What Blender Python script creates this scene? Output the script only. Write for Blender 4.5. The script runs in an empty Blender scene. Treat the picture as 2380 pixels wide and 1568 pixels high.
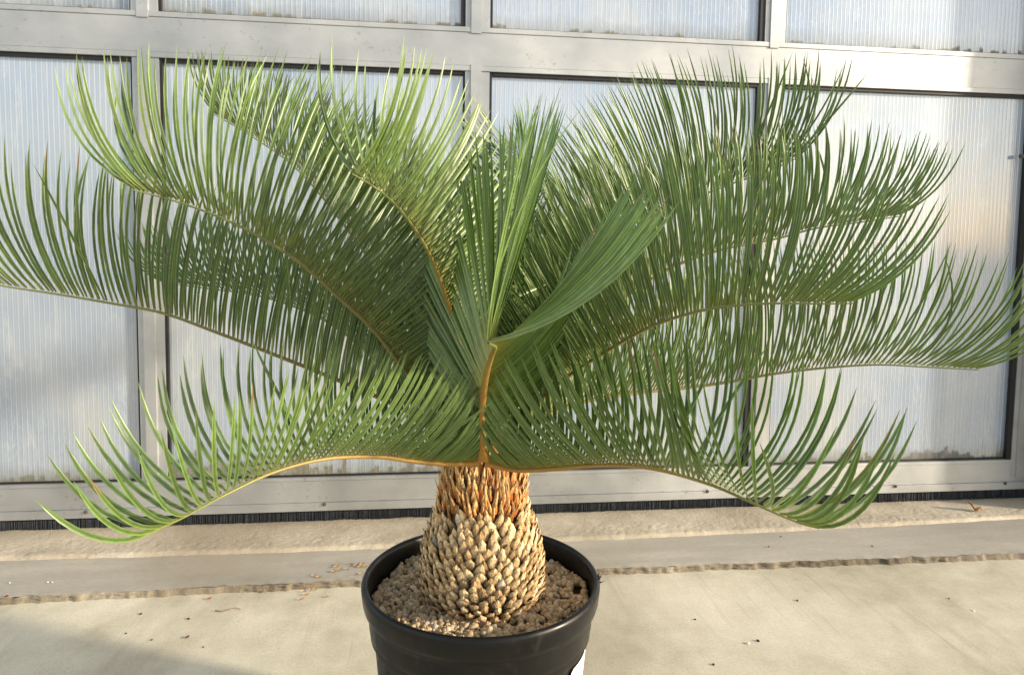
import bpy, bmesh, math, random
import numpy as np
from mathutils import Vector, Matrix, noise, Quaternion

R = math.radians
scene = bpy.context.scene
COL = scene.collection

# ------------------------------------------------------------------ camera
CAM_H = 1.05
YAW, PITCH, ROLL = R(6.96), R(4.13), R(-0.81)
cam_d = bpy.data.cameras.new("camera")
cam = bpy.data.objects.new("camera", cam_d)
COL.objects.link(cam)
cam_d.sensor_width = 36.0
cam_d.lens = 25.0
cam_d.shift_y = -0.0456
cam_d.clip_start = 0.02
cam_d.clip_end = 400
fw = Vector((math.sin(YAW) * math.cos(PITCH), math.cos(YAW) * math.cos(PITCH), -math.sin(PITCH)))
rt0 = Vector((math.cos(YAW), -math.sin(YAW), 0))
dn0 = fw.cross(rt0)
RT = rt0 * math.cos(ROLL) + dn0 * math.sin(ROLL)
DN = -rt0 * math.sin(ROLL) + dn0 * math.cos(ROLL)
FW = fw
m = Matrix((( RT.x, -DN.x, -FW.x, 0), (RT.y, -DN.y, -FW.y, 0), (RT.z, -DN.z, -FW.z, CAM_H), (0, 0, 0, 1)))
cam.matrix_world = m
scene.camera = cam
CAMP = Vector((0, 0, CAM_H))

# ------------------------------------------------------------------ light
SUN_AZ, SUN_EL = R(68), R(15.5)      # azimuth measured from behind the camera (-Y) towards +X
sdir = Vector((math.sin(SUN_AZ) * math.cos(SUN_EL), -math.cos(SUN_AZ) * math.cos(SUN_EL), math.sin(SUN_EL)))
sl = bpy.data.lights.new("sun", 'SUN')
sl.energy = 5.0
sl.angle = R(3.6)
sl.color = (1.0, 0.86, 0.66)
so = bpy.data.objects.new("sun", sl)
COL.objects.link(so)
so.rotation_euler = sdir.to_track_quat('Z', 'Y').to_euler()

world = bpy.data.worlds.new("World")
scene.world = world
world.use_nodes = True
wn, wl = world.node_tree.nodes, world.node_tree.links
bg = wn["Background"]
sky = wn.new("ShaderNodeTexSky")
sky.sky_type = 'NISHITA'
sky.sun_disc = False
sky.sun_elevation = SUN_EL
sky.sun_rotation = math.atan2(sdir.x, sdir.y)
sky.air_density = 1.0
sky.dust_density = 1.6
# thin clouds
tc = wn.new("ShaderNodeTexCoord")
mp = wn.new("ShaderNodeMapping"); mp.inputs['Scale'].default_value = (1, 1, 2.6)
nz = wn.new("ShaderNodeTexNoise"); nz.inputs['Scale'].default_value = 2.3; nz.inputs['Detail'].default_value = 7
cr = wn.new("ShaderNodeValToRGB")
cr.color_ramp.elements[0].position = 0.46; cr.color_ramp.elements[1].position = 0.68
mix = wn.new("ShaderNodeMix"); mix.data_type = 'RGBA'
mix.inputs['B'].default_value = (10.5, 10.1, 9.6, 1)
wl.new(tc.outputs['Generated'], mp.inputs['Vector']); wl.new(mp.outputs['Vector'], nz.inputs['Vector'])
wl.new(nz.outputs['Fac'], cr.inputs['Fac'])
wl.new(cr.outputs['Color'], mix.inputs['Factor'])
wl.new(sky.outputs['Color'], mix.inputs['A'])
wl.new(mix.outputs['Result'], bg.inputs['Color'])
bg.inputs['Strength'].default_value = 0.14

vs = scene.view_settings
vs.view_transform = 'Standard'
vs.look = 'None'
vs.exposure = 0.6
vs.gamma = 1.0
scene.cycles.max_bounces = 8
scene.cycles.transparent_max_bounces = 16

# ------------------------------------------------------------------ helpers
rnd = random.Random(7)
FPX = 1652.8

def ray(px, py):
    """direction through a point given in 2380x1568 photograph units"""
    return RT * ((px - 1190) / FPX) + DN * ((py - 675.3) / FPX) + FW

def P(px, py, Y):
    v = ray(px, py)
    return CAMP + v * (Y / v.y)

def G(px, py, z=0.0):
    v = ray(px, py)
    return CAMP + v * ((z - CAM_H) / v.z)

def mat(name):
    mt = bpy.data.materials.new(name)
    mt.use_nodes = True
    nt = mt.node_tree
    return mt, nt.nodes, nt.links, nt.nodes["Principled BSDF"]

def N(nodes, kind, **kw):
    n = nodes.new("ShaderNode" + kind)
    for k, v in kw.items():
        k2 = k.replace('_', ' ')
        if k2 in n.inputs:
            n.inputs[k2].default_value = v
        else:
            setattr(n, k, v)
    return n

def ramp(nodes, stops, interp='LINEAR'):
    n = nodes.new("ShaderNodeValToRGB")
    cr = n.color_ramp
    cr.interpolation = interp
    while len(cr.elements) < len(stops):
        cr.elements.new(0.5)
    for e, (p, c) in zip(cr.elements, stops):
        e.position = p
        e.color = (c[0], c[1], c[2], 1) if not isinstance(c, (int, float)) else (c, c, c, 1)
    return n

def mixc(nodes, links, fac, a, b, blend='MIX'):
    n = nodes.new("ShaderNodeMix"); n.data_type = 'RGBA'; n.blend_type = blend
    for key, val in (('Factor', fac), ('A', a), ('B', b)):
        if isinstance(val, (int, float)):
            n.inputs[key].default_value = val
        elif isinstance(val, tuple):
            n.inputs[key].default_value = (*val[:3], 1)
        else:
            links.new(val, n.inputs[key])
    return n.outputs['Result']

def mathn(nodes, links, op, a, b=0.0):
    n = nodes.new("ShaderNodeMath"); n.operation = op
    for i, v in enumerate((a, b)):
        if isinstance(v, (int, float)): n.inputs[i].default_value = v
        else: links.new(v, n.inputs[i])
    return n.outputs[0]

def bump(nodes, links, bsdf, h, strength, dist):
    b = nodes.new("ShaderNodeBump"); b.inputs['Strength'].default_value = strength; b.inputs['Distance'].default_value = dist
    links.new(h, b.inputs['Height']); links.new(b.outputs['Normal'], bsdf.inputs['Normal'])
    return b

def obj_coords(nodes, links, scale=(1, 1, 1), rot=(0, 0, 0), loc=(0, 0, 0)):
    t = nodes.new("ShaderNodeTexCoord"); mpn = nodes.new("ShaderNodeMapping")
    mpn.inputs['Scale'].default_value = scale; mpn.inputs['Rotation'].default_value = rot; mpn.inputs['Location'].default_value = loc
    links.new(t.outputs['Object'], mpn.inputs['Vector'])
    return mpn.outputs['Vector']

def noi(nodes, links, vec, scale, detail=6, rough=0.6, dist=0.0):
    n = nodes.new("ShaderNodeTexNoise")
    n.inputs['Scale'].default_value = scale; n.inputs['Detail'].default_value = detail
    n.inputs['Roughness'].default_value = rough; n.inputs['Distortion'].default_value = dist
    links.new(vec, n.inputs['Vector'])
    return n.outputs['Fac']

def tag(o, label=None, cat=None, group=None, kind=None):
    if label: o['label'] = label
    if cat: o['category'] = cat
    if group: o['group'] = group
    if kind: o['kind'] = kind
    return o

def build(name, verts, faces, material, parent=None, smooth=False, cols=None, loc=None):
    me = bpy.data.meshes.new(name)
    me.from_pydata([tuple(v) for v in verts], [], faces)
    if cols is not None:
        at = me.color_attributes.new("col", 'FLOAT_COLOR', 'POINT')
        at.data.foreach_set("color", np.array([(c[0], c[1], c[2], 1.0) for c in cols], dtype=np.float32).ravel())
    if material: me.materials.append(material)
    if smooth: me.polygons.foreach_set("use_smooth", [True] * len(me.polygons))
    me.update()
    o = bpy.data.objects.new(name, me)
    COL.objects.link(o)
    if parent: o.parent = parent
    if loc: o.location = loc
    return o

def empty(name, loc=(0, 0, 0)):
    o = bpy.data.objects.new(name, None); COL.objects.link(o)
    o.location = loc; o.empty_display_size = 0.05
    return o

class MB:
    """collects bevelled boxes, tubes etc. for one mesh"""
    def __init__(s): s.bm = bmesh.new()
    def box(s, x0, x1, y0, y1, z0, z1, bev=0.0012):
        b = bmesh.new()
        bmesh.ops.create_cube(b, size=1)
        for v in b.verts:
            v.co = Vector(((x0 + x1) / 2 + v.co.x * (x1 - x0), (y0 + y1) / 2 + v.co.y * (y1 - y0), (z0 + z1) / 2 + v.co.z * (z1 - z0)))
        if bev: bmesh.ops.bevel(b, geom=b.edges[:], offset=bev, segments=2, affect='EDGES')
        tmp = bpy.data.meshes.new("t"); b.to_mesh(tmp); b.free(); s.bm.from_mesh(tmp); bpy.data.meshes.remove(tmp)
        return s
    def cyl(s, c, axis, r, h, seg=16, r2=None):
        q = Vector(axis).to_track_quat('Z', 'Y').to_matrix().to_4x4()
        bmesh.ops.create_cone(s.bm, cap_ends=True, segments=seg, radius1=r, radius2=r if r2 is None else r2, depth=h,
                              matrix=Matrix.Translation(Vector(c)) @ q)
        return s
    def build(s, name, material, parent=None, smooth=False):
        me = bpy.data.meshes.new(name); s.bm.to_mesh(me); s.bm.free()
        me.materials.append(material)
        if smooth: me.polygons.foreach_set("use_smooth", [True] * len(me.polygons))
        o = bpy.data.objects.new(name, me); COL.objects.link(o)
        if parent: o.parent = parent
        return o

# ------------------------------------------------------------------ materials
def m_metal():
    mt, n, l, b = mat("weathered_aluminium")
    v = obj_coords(n, l)
    big = noi(n, l, v, 3.0, 5, .55)
    c1 = ramp(n, [(.3, (.38, .395, .405)), (.7, (.57, .58, .585))]); l.new(big, c1.inputs[0])
    vst = obj_coords(n, l, (6, 6, 14))
    st = noi(n, l, vst, 2.0, 4)
    r2 = ramp(n, [(.35, .94), (.65, 1.0)]); l.new(st, r2.inputs[0])
    c = mixc(n, l, 1.0, c1.outputs[0], r2.outputs[0], 'MULTIPLY')
    vr = n.new("ShaderNodeTexVoronoi"); vr.inputs['Scale'].default_value = 42; l.new(v, vr.inputs['Vector'])
    mask = noi(n, l, v, 5.5, 4)
    th = mathn(n, l, 'MULTIPLY', mathn(n, l, 'SUBTRACT', mask, .42), 1.6)
    th = mathn(n, l, 'MAXIMUM', th, 0.0)
    rad = mathn(n, l, 'MULTIPLY', th, 1.1)
    sp = mathn(n, l, 'LESS_THAN', vr.outputs['Distance'], rad)
    fine = noi(n, l, v, 160, 3)
    fr = ramp(n, [(.50, 0.0), (.62, 1.0)]); l.new(fine, fr.inputs[0])
    spf = mathn(n, l, 'MULTIPLY', sp, fr.outputs[0])
    c = mixc(n, l, mathn(n, l, 'MULTIPLY', spf, .42), c, (.17, .17, .15))
    l.new(c, b.inputs['Base Color'])
    b.inputs['Metallic'].default_value = 0.8
    rr = ramp(n, [(.3, .44), (.7, .58)]); l.new(big, rr.inputs[0]); l.new(rr.outputs[0], b.inputs['Roughness'])
    bump(n, l, b, fine, .12, .0015)
    return mt

def m_rubber(name="black_rubber", c=(.003, .003, .004), rough=.55):
    mt, n, l, b = mat(name)
    v = obj_coords(n, l)
    f = noi(n, l, v, 40, 4)
    r = ramp(n, [(.3, c), (.75, tuple(x * 2.2 for x in c))]); l.new(f, r.inputs[0]); l.new(r.outputs[0], b.inputs['Base Color'])
    b.inputs['Roughness'].default_value = rough
    return mt

def m_panel(seed, zbot, dirt):
    """multiwall polycarbonate: vertical flutes, painted sky-reflection patches, condensation, algae along the bottom edge"""
    mt, n, l, b = mat("multiwall_polycarbonate")
    tcn = n.new("ShaderNodeTexCoord"); sep = n.new("ShaderNodeSeparateXYZ"); l.new(tcn.outputs['Object'], sep.inputs[0])
    X, Z = sep.outputs['X'], sep.outputs['Z']
    # flutes: period 16 mm with a fine half-period line
    def saw(period, lo, hi):
        fx = mathn(n, l, 'FRACT', mathn(n, l, 'DIVIDE', X, period))
        rp = ramp(n, [(0, 1.0), (lo, 1.0), (hi, 0.0), (1 - hi, 0.0), (1 - lo, 1.0)]); l.new(fx, rp.inputs[0])
        return rp.outputs[0]
    rib = saw(.0165, .05, .14)
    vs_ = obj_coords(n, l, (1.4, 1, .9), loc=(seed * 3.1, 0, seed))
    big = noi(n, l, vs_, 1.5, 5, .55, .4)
    base = ramp(n, [(.34, (.20, .275, .40)), (.52, (.285, .345, .44)), (.68, (.39, .42, .43))]); l.new(big, base.inputs[0])  # bluish-to-pale patches: blurred sky reflection put into the base colour
    vst = obj_coords(n, l, (95, 1, 1.6), loc=(seed, 0, 0))
    streak = noi(n, l, vst, 1.0, 5, .65)
    sr = ramp(n, [(.32, .66), (.60, 1.06)]); l.new(streak, sr.inputs[0])
    # condensation band growing towards the bottom
    hz = mathn(n, l, 'SUBTRACT', Z, zbot)
    low = ramp(n, [(0.0, 1.0), (.45, .35), (1.0, .12)]); l.new(mathn(n, l, 'DIVIDE', hz, .75), low.inputs[0])
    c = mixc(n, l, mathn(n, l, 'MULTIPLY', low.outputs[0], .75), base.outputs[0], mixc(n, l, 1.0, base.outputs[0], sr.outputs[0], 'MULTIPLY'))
    rib2 = saw(.00825, .06, .2); ribf = mathn(n, l, 'MULTIPLY', mathn(n, l, 'ADD', rib, mathn(n, l, 'MULTIPLY', rib2, .6)), .30)
    c = mixc(n, l, ribf, c, (.52, .54, .56))
    # dark pricks of grime behind the sheet in the lower half
    vg = obj_coords(n, l, (260, 1, 45), loc=(0, 0, seed)); g = noi(n, l, vg, 1.0, 3)
    gr = ramp(n, [(.54, 0.0), (.68, 1.0)]); l.new(g, gr.inputs[0])
    gm = ramp(n, [(.0, .8), (.30, .45), (.55, 0.0)]); l.new(hz, gm.inputs[0])
    c = mixc(n, l, mathn(n, l, 'MULTIPLY', gr.outputs[0], gm.outputs[0]), c, (.36, .41, .52))
    # algae and rust-brown mud columns at the very bottom
    fx2 = mathn(n, l, 'FLOOR', mathn(n, l, 'DIVIDE', X, .0165))
    cmb = n.new("ShaderNodeCombineXYZ"); l.new(mathn(n, l, 'MULTIPLY', fx2, .37), cmb.inputs[0]); cmb.inputs[1].default_value = seed * 1.7
    hcol = noi(n, l, cmb.outputs[0], 1.0, 3, .8)
    hm = noi(n, l, obj_coords(n, l, loc=(seed * 2, 0, 0)), 3.2, 3)
    hh = mathn(n, l, 'MULTIPLY', mathn(n, l, 'MAXIMUM', mathn(n, l, 'SUBTRACT', mathn(n, l, 'MULTIPLY', mathn(n, l, 'ADD', hcol, hm), .5), .42), 0.0), dirt)
    edge = mathn(n, l, 'MULTIPLY', noi(n, l, obj_coords(n, l), 120, 3), .012)
    alg = mathn(n, l, 'MINIMUM', mathn(n, l, 'MAXIMUM', mathn(n, l, 'DIVIDE', mathn(n, l, 'SUBTRACT', mathn(n, l, 'ADD', hh, .006), mathn(n, l, 'ADD', hz, edge)), .012), 0.0), 1.0)
    ac = noi(n, l, obj_coords(n, l, (1, 1, .6)), 55, 4)
    acr = ramp(n, [(.38, (.030, .032, .010)), (.52, (.11, .068, .026)), (.70, (.28, .18, .08))]); l.new(ac, acr.inputs[0])
    c = mixc(n, l, mathn(n, l, 'MULTIPLY', alg, .62), c, acr.outputs[0])
    sm_ = noi(n, l, obj_coords(n, l, (1, 1, .8), loc=(seed * 5, 0, 0)), 7, 5, .7)
    smh = ramp(n, [(0.0, 1.0), (1.0, 0.0)]); l.new(mathn(n, l, 'DIVIDE', hz, mathn(n, l, 'MULTIPLY', sm_, .13)), smh.inputs[0])
    c = mixc(n, l, mathn(n, l, 'MULTIPLY', smh.outputs[0], .75), c, (.13, .125, .075))
    # wiped and scratched haze
    wp = noi(n, l, obj_coords(n, l, (5, 1, 1.2), (0, R(12), 0), (seed, 0, 0)), 3.0, 6, .75, 1.2)
    wr = ramp(n, [(.52, 0.0), (.72, .35)]); l.new(wp, wr.inputs[0])
    c = mixc(n, l, wr.outputs[0], c, (.60, .62, .62))
    l.new(c, b.inputs['Base Color'])
    b.inputs['Roughness'].default_value = .5
    b.inputs['IOR'].default_value = 1.5
    hb = mathn(n, l, 'ADD', mathn(n, l, 'MULTIPLY', rib, .55), mathn(n, l, 'MULTIPLY', streak, .5))
    vb = obj_coords(n, l, (1, 1, .35)); wob = noi(n, l, vb, 5.0, 2)
    hb = mathn(n, l, 'ADD', hb, mathn(n, l, 'MULTIPLY', wob, 3.0))
    bn = bump(n, l, b, hb, .35, .0012)
    gs = n.new("ShaderNodeBsdfGlossy"); gs.inputs['Roughness'].default_value = .13; gs.inputs['Color'].default_value = (.86, .89, .93, 1)
    l.new(bn.outputs['Normal'], gs.inputs['Normal'])
    mx = n.new("ShaderNodeMixShader"); l.new(mathn(n, l, 'SUBTRACT', .22, mathn(n, l, 'MULTIPLY', alg, .4)), mx.inputs[0])
    l.new(b.outputs[0], mx.inputs[1]); l.new(gs.outputs[0], mx.inputs[2]); l.new(mx.outputs[0], n["Material Output"].inputs['Surface'])
    return mt

def m_concrete(name, c1, c2, c3, bstr=.3, scratch=True, stain=.35, flow=(1, 1, 1)):
    mt, n, l, b = mat(name)
    v = obj_coords(n, l, flow)
    big = noi(n, l, v, 1.7, 6, .6, .3)
    mid = noi(n, l, v, 9.0, 6, .65)
    r1 = ramp(n, [(.30, c1), (.52, c2), (.72, c3)]); l.new(mathn(n, l, 'ADD', mathn(n, l, 'MULTIPLY', big, .65), mathn(n, l, 'MULTIPLY', mid, .35)), r1.inputs[0])
    fine = noi(n, l, v, 140, 4, .7)
    fr = ramp(n, [(.25, .82), (.55, 1.0), (.8, 1.08)]); l.new(fine, fr.inputs[0])
    c = mixc(n, l, 1.0, r1.outputs[0], fr.outputs[0], 'MULTIPLY')
    blot = noi(n, l, obj_coords(n, l, (1, .7, 1), loc=(4, 2, 0)), 1.1, 5, .62, .6)
    br_ = ramp(n, [(.47, 0.0), (.62, 1.0)]); l.new(blot, br_.inputs[0])
    c = mixc(n, l, mathn(n, l, 'MULTIPLY', br_.outputs[0], .5), c, (.25, .205, .14))
    # dark specks
    vr = n.new("ShaderNodeTexVoronoi"); vr.inputs['Scale'].default_value = 26; l.new(v, vr.inputs['Vector'])
    sp = ramp(n, [(.03, .55), (.06, 0.0)]); l.new(vr.outputs['Distance'], sp.inputs[0])
    c = mixc(n, l, mathn(n, l, 'MULTIPLY', sp.outputs[0], stain), c, (.10, .085, .06))
    if scratch:
        for ang, sc, off, w in ((52, 1.0, 0, .34), (31, .55, 3.3, .28), (118, 1.5, 7.1, .22), (75, 2.2, 5.0, .22)):
            vv = obj_coords(n, l, (34 * sc, 1.6 * sc, 1), (0, 0, R(ang)), (off, off, 0))
            s = noi(n, l, vv, 1.0, 3, .5)
            mk = noi(n, l, obj_coords(n, l, loc=(off, 0, 0)), 2.4, 3)
            rs = ramp(n, [(.62, 0.0), (.74, 1.0)]); l.new(s, rs.inputs[0])
            rm = ramp(n, [(.44, 0.0), (.60, 1.0)]); l.new(mk, rm.inputs[0])
            c = mixc(n, l, mathn(n, l, 'MULTIPLY', mathn(n, l, 'MULTIPLY', rs.outputs[0], rm.outputs[0]), w), c, (.25, .20, .14))
    l.new(c, b.inputs['Base Color'])
    b.inputs['Roughness'].default_value = .78
    por = n.new("ShaderNodeTexVoronoi"); por.inputs['Scale'].default_value = 95; l.new(v, por.inputs['Vector'])
    pr_ = ramp(n, [(.10, .6), (.20, 0.0)]); l.new(por.outputs['Distance'], pr_.inputs[0])
    pm = noi(n, l, v, 6, 4); pmr = ramp(n, [(.48, 0.0), (.62, 1.0)]); l.new(pm, pmr.inputs[0])
    c = mixc(n, l, mathn(n, l, 'MULTIPLY', pr_.outputs[0], pmr.outputs[0]), c, (.22, .19, .13))
    l.new(c, b.inputs['Base Color'])
    h = mathn(n, l, 'ADD', mathn(n, l, 'MULTIPLY', mid, 1.0), mathn(n, l, 'MULTIPLY', fine, .35))
    bump(n, l, b, h, bstr, .006)
    return mt

def m_vcol(name, rough=.5, trans=0.0, nscale=300, namt=.25, bstr=.2, spec=.5, sheen=0):
    mt, n, l, b = mat(name)
    at = n.new("ShaderNodeAttribute"); at.attribute_name = "col"
    v = obj_coords(n, l)
    f = noi(n, l, v, nscale, 4)
    r = ramp(n, [(.25, 1 - namt), (.75, 1 + namt * .6)]); l.new(f, r.inputs[0])
    c = mixc(n, l, 1.0, at.outputs['Color'], r.outputs[0], 'MULTIPLY')
    l.new(c, b.inputs['Base Color'])
    b.inputs['Roughness'].default_value = rough
    b.inputs['Specular IOR Level'].default_value = spec
    if bstr: bump(n, l, b, f, bstr, .002)
    if trans:
        tr = n.new("ShaderNodeBsdfTranslucent")
        tcx = mixc(n, l, 1.0, c, (.95, 1.15, .6), 'MULTIPLY')
        l.new(tcx, tr.inputs['Color'])
        mx = n.new("ShaderNodeMixShader"); mx.inputs[0].default_value = trans
        l.new(b.outputs[0], mx.inputs[1]); l.new(tr.outputs[0], mx.inputs[2])
        l.new(mx.outputs[0], n["Material Output"].inputs['Surface'])
    return mt

M_METAL = m_metal()
M_RUB = m_rubber()
M_BRUSH = m_rubber("brush_bristle", (.022, .026, .032), .7)
M_LEAF = m_vcol("leaflet", .38, .14, 90, .25, 0, .6)
M_RACH = m_vcol("rachis", .42, 0, 260, .25, .15, .5)
M_SCALE = m_vcol("leaf_base", .8, 0, 260, .6, 1.0, .2)
M_SPIKE = m_vcol("crown_scale", .6, 0, 220, .5, .6, .3)
M_PEB = m_vcol("pumice", .85, 0, 420, .35, .6, .25)
M_DRY = m_vcol("dry_litter", .6, 0, 300, .3, .3, .4)

# ------------------------------------------------------------------ ground
def grid(name, x0, x1, y0, y1, nx, ny, zf, material, kind='structure', yf=None, smooth=True):
    vs_, fs = [], []
    for j in range(ny + 1):
        for i in range(nx + 1):
            x = x0 + (x1 - x0) * i / nx
            t = j / ny
            ya = y0(x) if callable(y0) else y0
            yb = y1(x) if callable(y1) else y1
            y = ya + (yb - ya) * t
            vs_.append((x, y, zf(x, y, t)))
    for j in range(ny):
        for i in range(nx):
            a = j * (nx + 1) + i
            fs.append((a, a + 1, a + nx + 2, a + nx + 1))
    o = build(name, vs_, fs, material, smooth=smooth)
    tag(o, kind=kind)
    return o

M_SLAB = m_concrete("worn_concrete", (.33, .295, .21), (.54, .50, .385), (.68, .635, .51), .22)
M_STRIP = m_concrete("grey_screed", (.25, .235, .20), (.34, .315, .265), (.47, .43, .36), .25, False, .5, (.35, 1.6, 1))
M_ROUGH = m_concrete("rough_mortar", (.24, .205, .15), (.43, .375, .285), (.58, .525, .415), .8, False, .8)
M_CRACK = m_concrete("broken_edge", (.05, .036, .022), (.20, .165, .115), (.40, .36, .28), 1.0, False, 1.0)

def fb(x, y, s, o=0): return noise.fractal(Vector((x * s + o, y * s, o)), 1.0, 2.0, 4)

# one sheet to the horizon
vs_ = [(-150, -150, 0), (150, -150, 0), (150, 2.06, 0), (-150, 2.06, 0)]
def lineB(x): return 2.105 + .012 * math.sin(x * 1.3 + 1) + .010 * fb(x, 0, 6) + .007 * fb(x, 3, 30)
def lineA(x): return 2.335 + .018 * x * x * .55 + .004 * fb(x, 1, 8)
sl_o = build("floor_slab", [(-150, -150, 0), (150, -150, 0), (150, 2.06, 0), (-150, 2.06, 0)], [(0, 1, 2, 3)], M_SLAB); tag(sl_o, kind='structure')
sl_e = grid("floor_edge", -3.2, 4.2, 2.06, lambda x: lineB(x) + .012, 700, 10,
            lambda x, y, t: -.0015 * t + .0022 * max(0, fb(x, y, 22)) * t, M_SLAB)
sl_f = build("outer_ground", [(-150, 2.06, -.02), (150, 2.06, -.02), (150, 150, -.02), (-150, 150, -.02)], [(0, 1, 2, 3)], M_SLAB); tag(sl_f, kind='structure')
# broken riser between slab and the raised grey strip
def zr(x, y, t):
    return -.003 + .019 * t
vs_, fs = [], []
NX, NY = 1100, 7
for j in range(NY + 1):
    t = j / NY
    for i in range(NX + 1):
        x = -3.2 + 7.4 * i / NX
        jag = (.003 + .011 * max(0, min(1, .5 + 1.6 * fb(x, 9, 1.1)))) * abs(fb(x, t * .15, 16)) * math.sin(math.pi * min(t * 1.2, 1)) + .004 * fb(x, t * .3, 50)
        if noise.noise(Vector((x * 2.3, 5, 0))) > .22: jag *= .25
        vs_.append((x, lineB(x) + .010 * t + jag, zr(x, 0, t)))
for j in range(NY):
    for i in range(NX):
        a = j * (NX + 1) + i
        fs.append((a, a + 1, a + NX + 2, a + NX + 1))
o = build("broken_step_edge", vs_, fs, M_CRACK, smooth=True); tag(o, kind='structure')
strip = grid("threshold_strip", -3.2, 4.2, lambda x: lineB(x) + .012 + .004 * abs(fb(x, .15, 16)), lambda x: lineA(x) + .004, 700, 26,
             lambda x, y, t: .0155 + .0012 * fb(x, y, 3) - .004 * (1 - min(1, t * 9)) * max(0, fb(x, y, 30) + .3), M_STRIP)
rough = grid("mortar_bed", -3.2, 4.2, lambda x: lineA(x), 3.0, 900, 90,
             lambda x, y, t: .013 + .013 * min(1, t * 60) + .0035 * fb(x, y, 9) * .3 + .0022 * fb(x, y, 90)
             * (.4 + 1.0 * max(0, min(1, (.24 + .14 * fb(x, 0, 3) - t) * 9))), M_ROUGH)

# ------------------------------------------------------------------ greenhouse wall
WY = 2.56
wall = empty("greenhouse_wall", (0.6, WY, 0))
tag(wall, "translucent ribbed polycarbonate panel wall in a weathered aluminium frame behind the potted palm", "wall")
def wpart(o):
    o.parent = wall
    o.matrix_parent_inverse = Matrix.Translation(-Vector(wall.location))
    return o
XM = [(-2.10, -2.013), (-.979, -.892), (.135, .222), (1.242, 1.323), (2.362, 2.45)]
Z_FB, Z_FT, Z_RB, Z_RT, Z_TOP = .068, .189, 1.640, 1.791, 3.1
# top rail: web plus two lips
mb = MB(); mb.box(-3.2, 2.47, WY, WY + .05, Z_RB + .018, Z_RT - .018).box(-3.2, 2.47, WY - .003, WY + .05, Z_RB, Z_RB + .0175).box(-3.2, 2.47, WY - .003, WY + .05, Z_RT - .0175, Z_RT)
wpart(mb.build("top_rail", M_METAL))
mb = MB(); mb.box(-3.2, 2.362, WY, WY + .05, Z_FB + .030, Z_FT - .012).box(-3.2, 2.45, WY - .006, WY + .05, Z_FB, Z_FB + .0295).box(-3.2, 2.362, WY - .002, WY + .05, Z_FT - .0115, Z_FT)
wpart(mb.build("bottom_rail", M_METAL))
mb = MB(); mb.box(-3.2, 2.47, WY, WY + .05, Z_TOP, Z_TOP + .15)
wpart(mb.build("upper_rail", M_METAL))
for k, (a, b_) in enumerate(XM):
    w = b_ - a
    mb = MB()
    mb.box(a, b_, WY + .002, WY + .048, Z_FT if k < 4 else Z_FB + .030, Z_RB)
    mb.box(a + w * .22, a + w * .66, WY - .005, WY + .004, Z_FT + .001 if k < 4 else Z_FB + .05, Z_RB + .022)
    mb.box(a, b_, WY + .002, WY + .048, Z_RT, Z_TOP)
    mb.box(a + w * .22, a + w * .66, WY - .005, WY + .004, Z_RT - .022, Z_TOP)
    wpart(mb.build("mullion", M_METAL))
for k in range(4):
    x0, x1 = XM[k][1], XM[k + 1][0]
    for lo, hi, row in ((Z_FT, Z_RB, 0), (Z_RT, Z_TOP, 1)):
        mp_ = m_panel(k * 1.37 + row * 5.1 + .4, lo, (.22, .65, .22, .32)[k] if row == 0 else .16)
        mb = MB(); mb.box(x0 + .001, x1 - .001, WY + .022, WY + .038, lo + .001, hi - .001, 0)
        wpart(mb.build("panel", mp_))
        g = MB()
        gw = (.006, .006, .019, .020)[k] if row == 0 else (.004, .015, .018, .018)[k]
        g.box(x1 - gw, x1 - .0005, WY + .006, WY + .021, lo + .0005, hi - .0005, 0)
        g.box(x0 + .0005, x0 + (.009 if k != 3 else .003), WY + .006, WY + .021, lo + .0005, hi - .0005, 0)
        if row == 0: g.box(x0 + .012, x1 - gw - .001, WY + .006, WY + .021, hi - .012, hi - .0005, 0)
        g.box(x0 + .012, x1 - gw - .001, WY + .012, WY + .021, lo + .0005, lo + .005, 0)
        wpart(g.build("gasket", M_RUB))
# brush seal: many bristles
vs_, fs, cl = [], [], []
rb = random.Random(3)
x = -3.0
while x < 2.45:
    w = rb.uniform(.0006, .0018); h = .040 + .007 * noise.noise(Vector((x * 9, 0, 0))) + .004 * noise.noise(Vector((x * 60, 2, 0))) + rb.uniform(-.0015, .0015); y = WY + .012 + rb.uniform(-.004, .004)
    dx = rb.uniform(-.002, .002)
    i = len(vs_)
    vs_ += [(x, y, Z_FB + .004), (x + w, y, Z_FB + .004), (x + w * .8 + dx, y - .002, Z_FB - h), (x + w * .2 + dx, y - .002, Z_FB - h),
            (x, y + .004, Z_FB + .004), (x + w, y + .004, Z_FB + .004), (x + w * .8 + dx, y + .002, Z_FB - h), (x + w * .2 + dx, y + .002, Z_FB - h)]
    fs += [(i, i + 3, i + 2, i + 1), (i, i + 4, i + 7, i + 3), (i + 1, i + 2, i + 6, i + 5), (i + 3, i + 7, i + 6, i + 2)]
    x += w * rb.uniform(.4, .9)
i = len(vs_)
wpart(build("brush_seal", vs_, fs, M_BRUSH))
mb = MB(); mb.box(-3.2, 2.5, WY + .024, WY + .03, 0.0, Z_FB - .001, 0)
wpart(mb.build("rubber_skirt", M_RUB))
M_SCREW = m_rubber("rusty_screw", (.055, .045, .03), .5)
for px, py in ((200, 1189), (754, 1171), (1644, 1141), (2081, 1129), (2336, 1122)):
    q = P(px, py, WY - .006)
    mb = MB(); mb.cyl((q.x, WY - .0075, q.z), (0, 1, 0), .0065, .003, 18).cyl((q.x, WY - .0105, q.z), (0, 1, 0), .003, .004, 12, .0042)
    wpart(mb.build("screw", M_SCREW))
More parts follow.
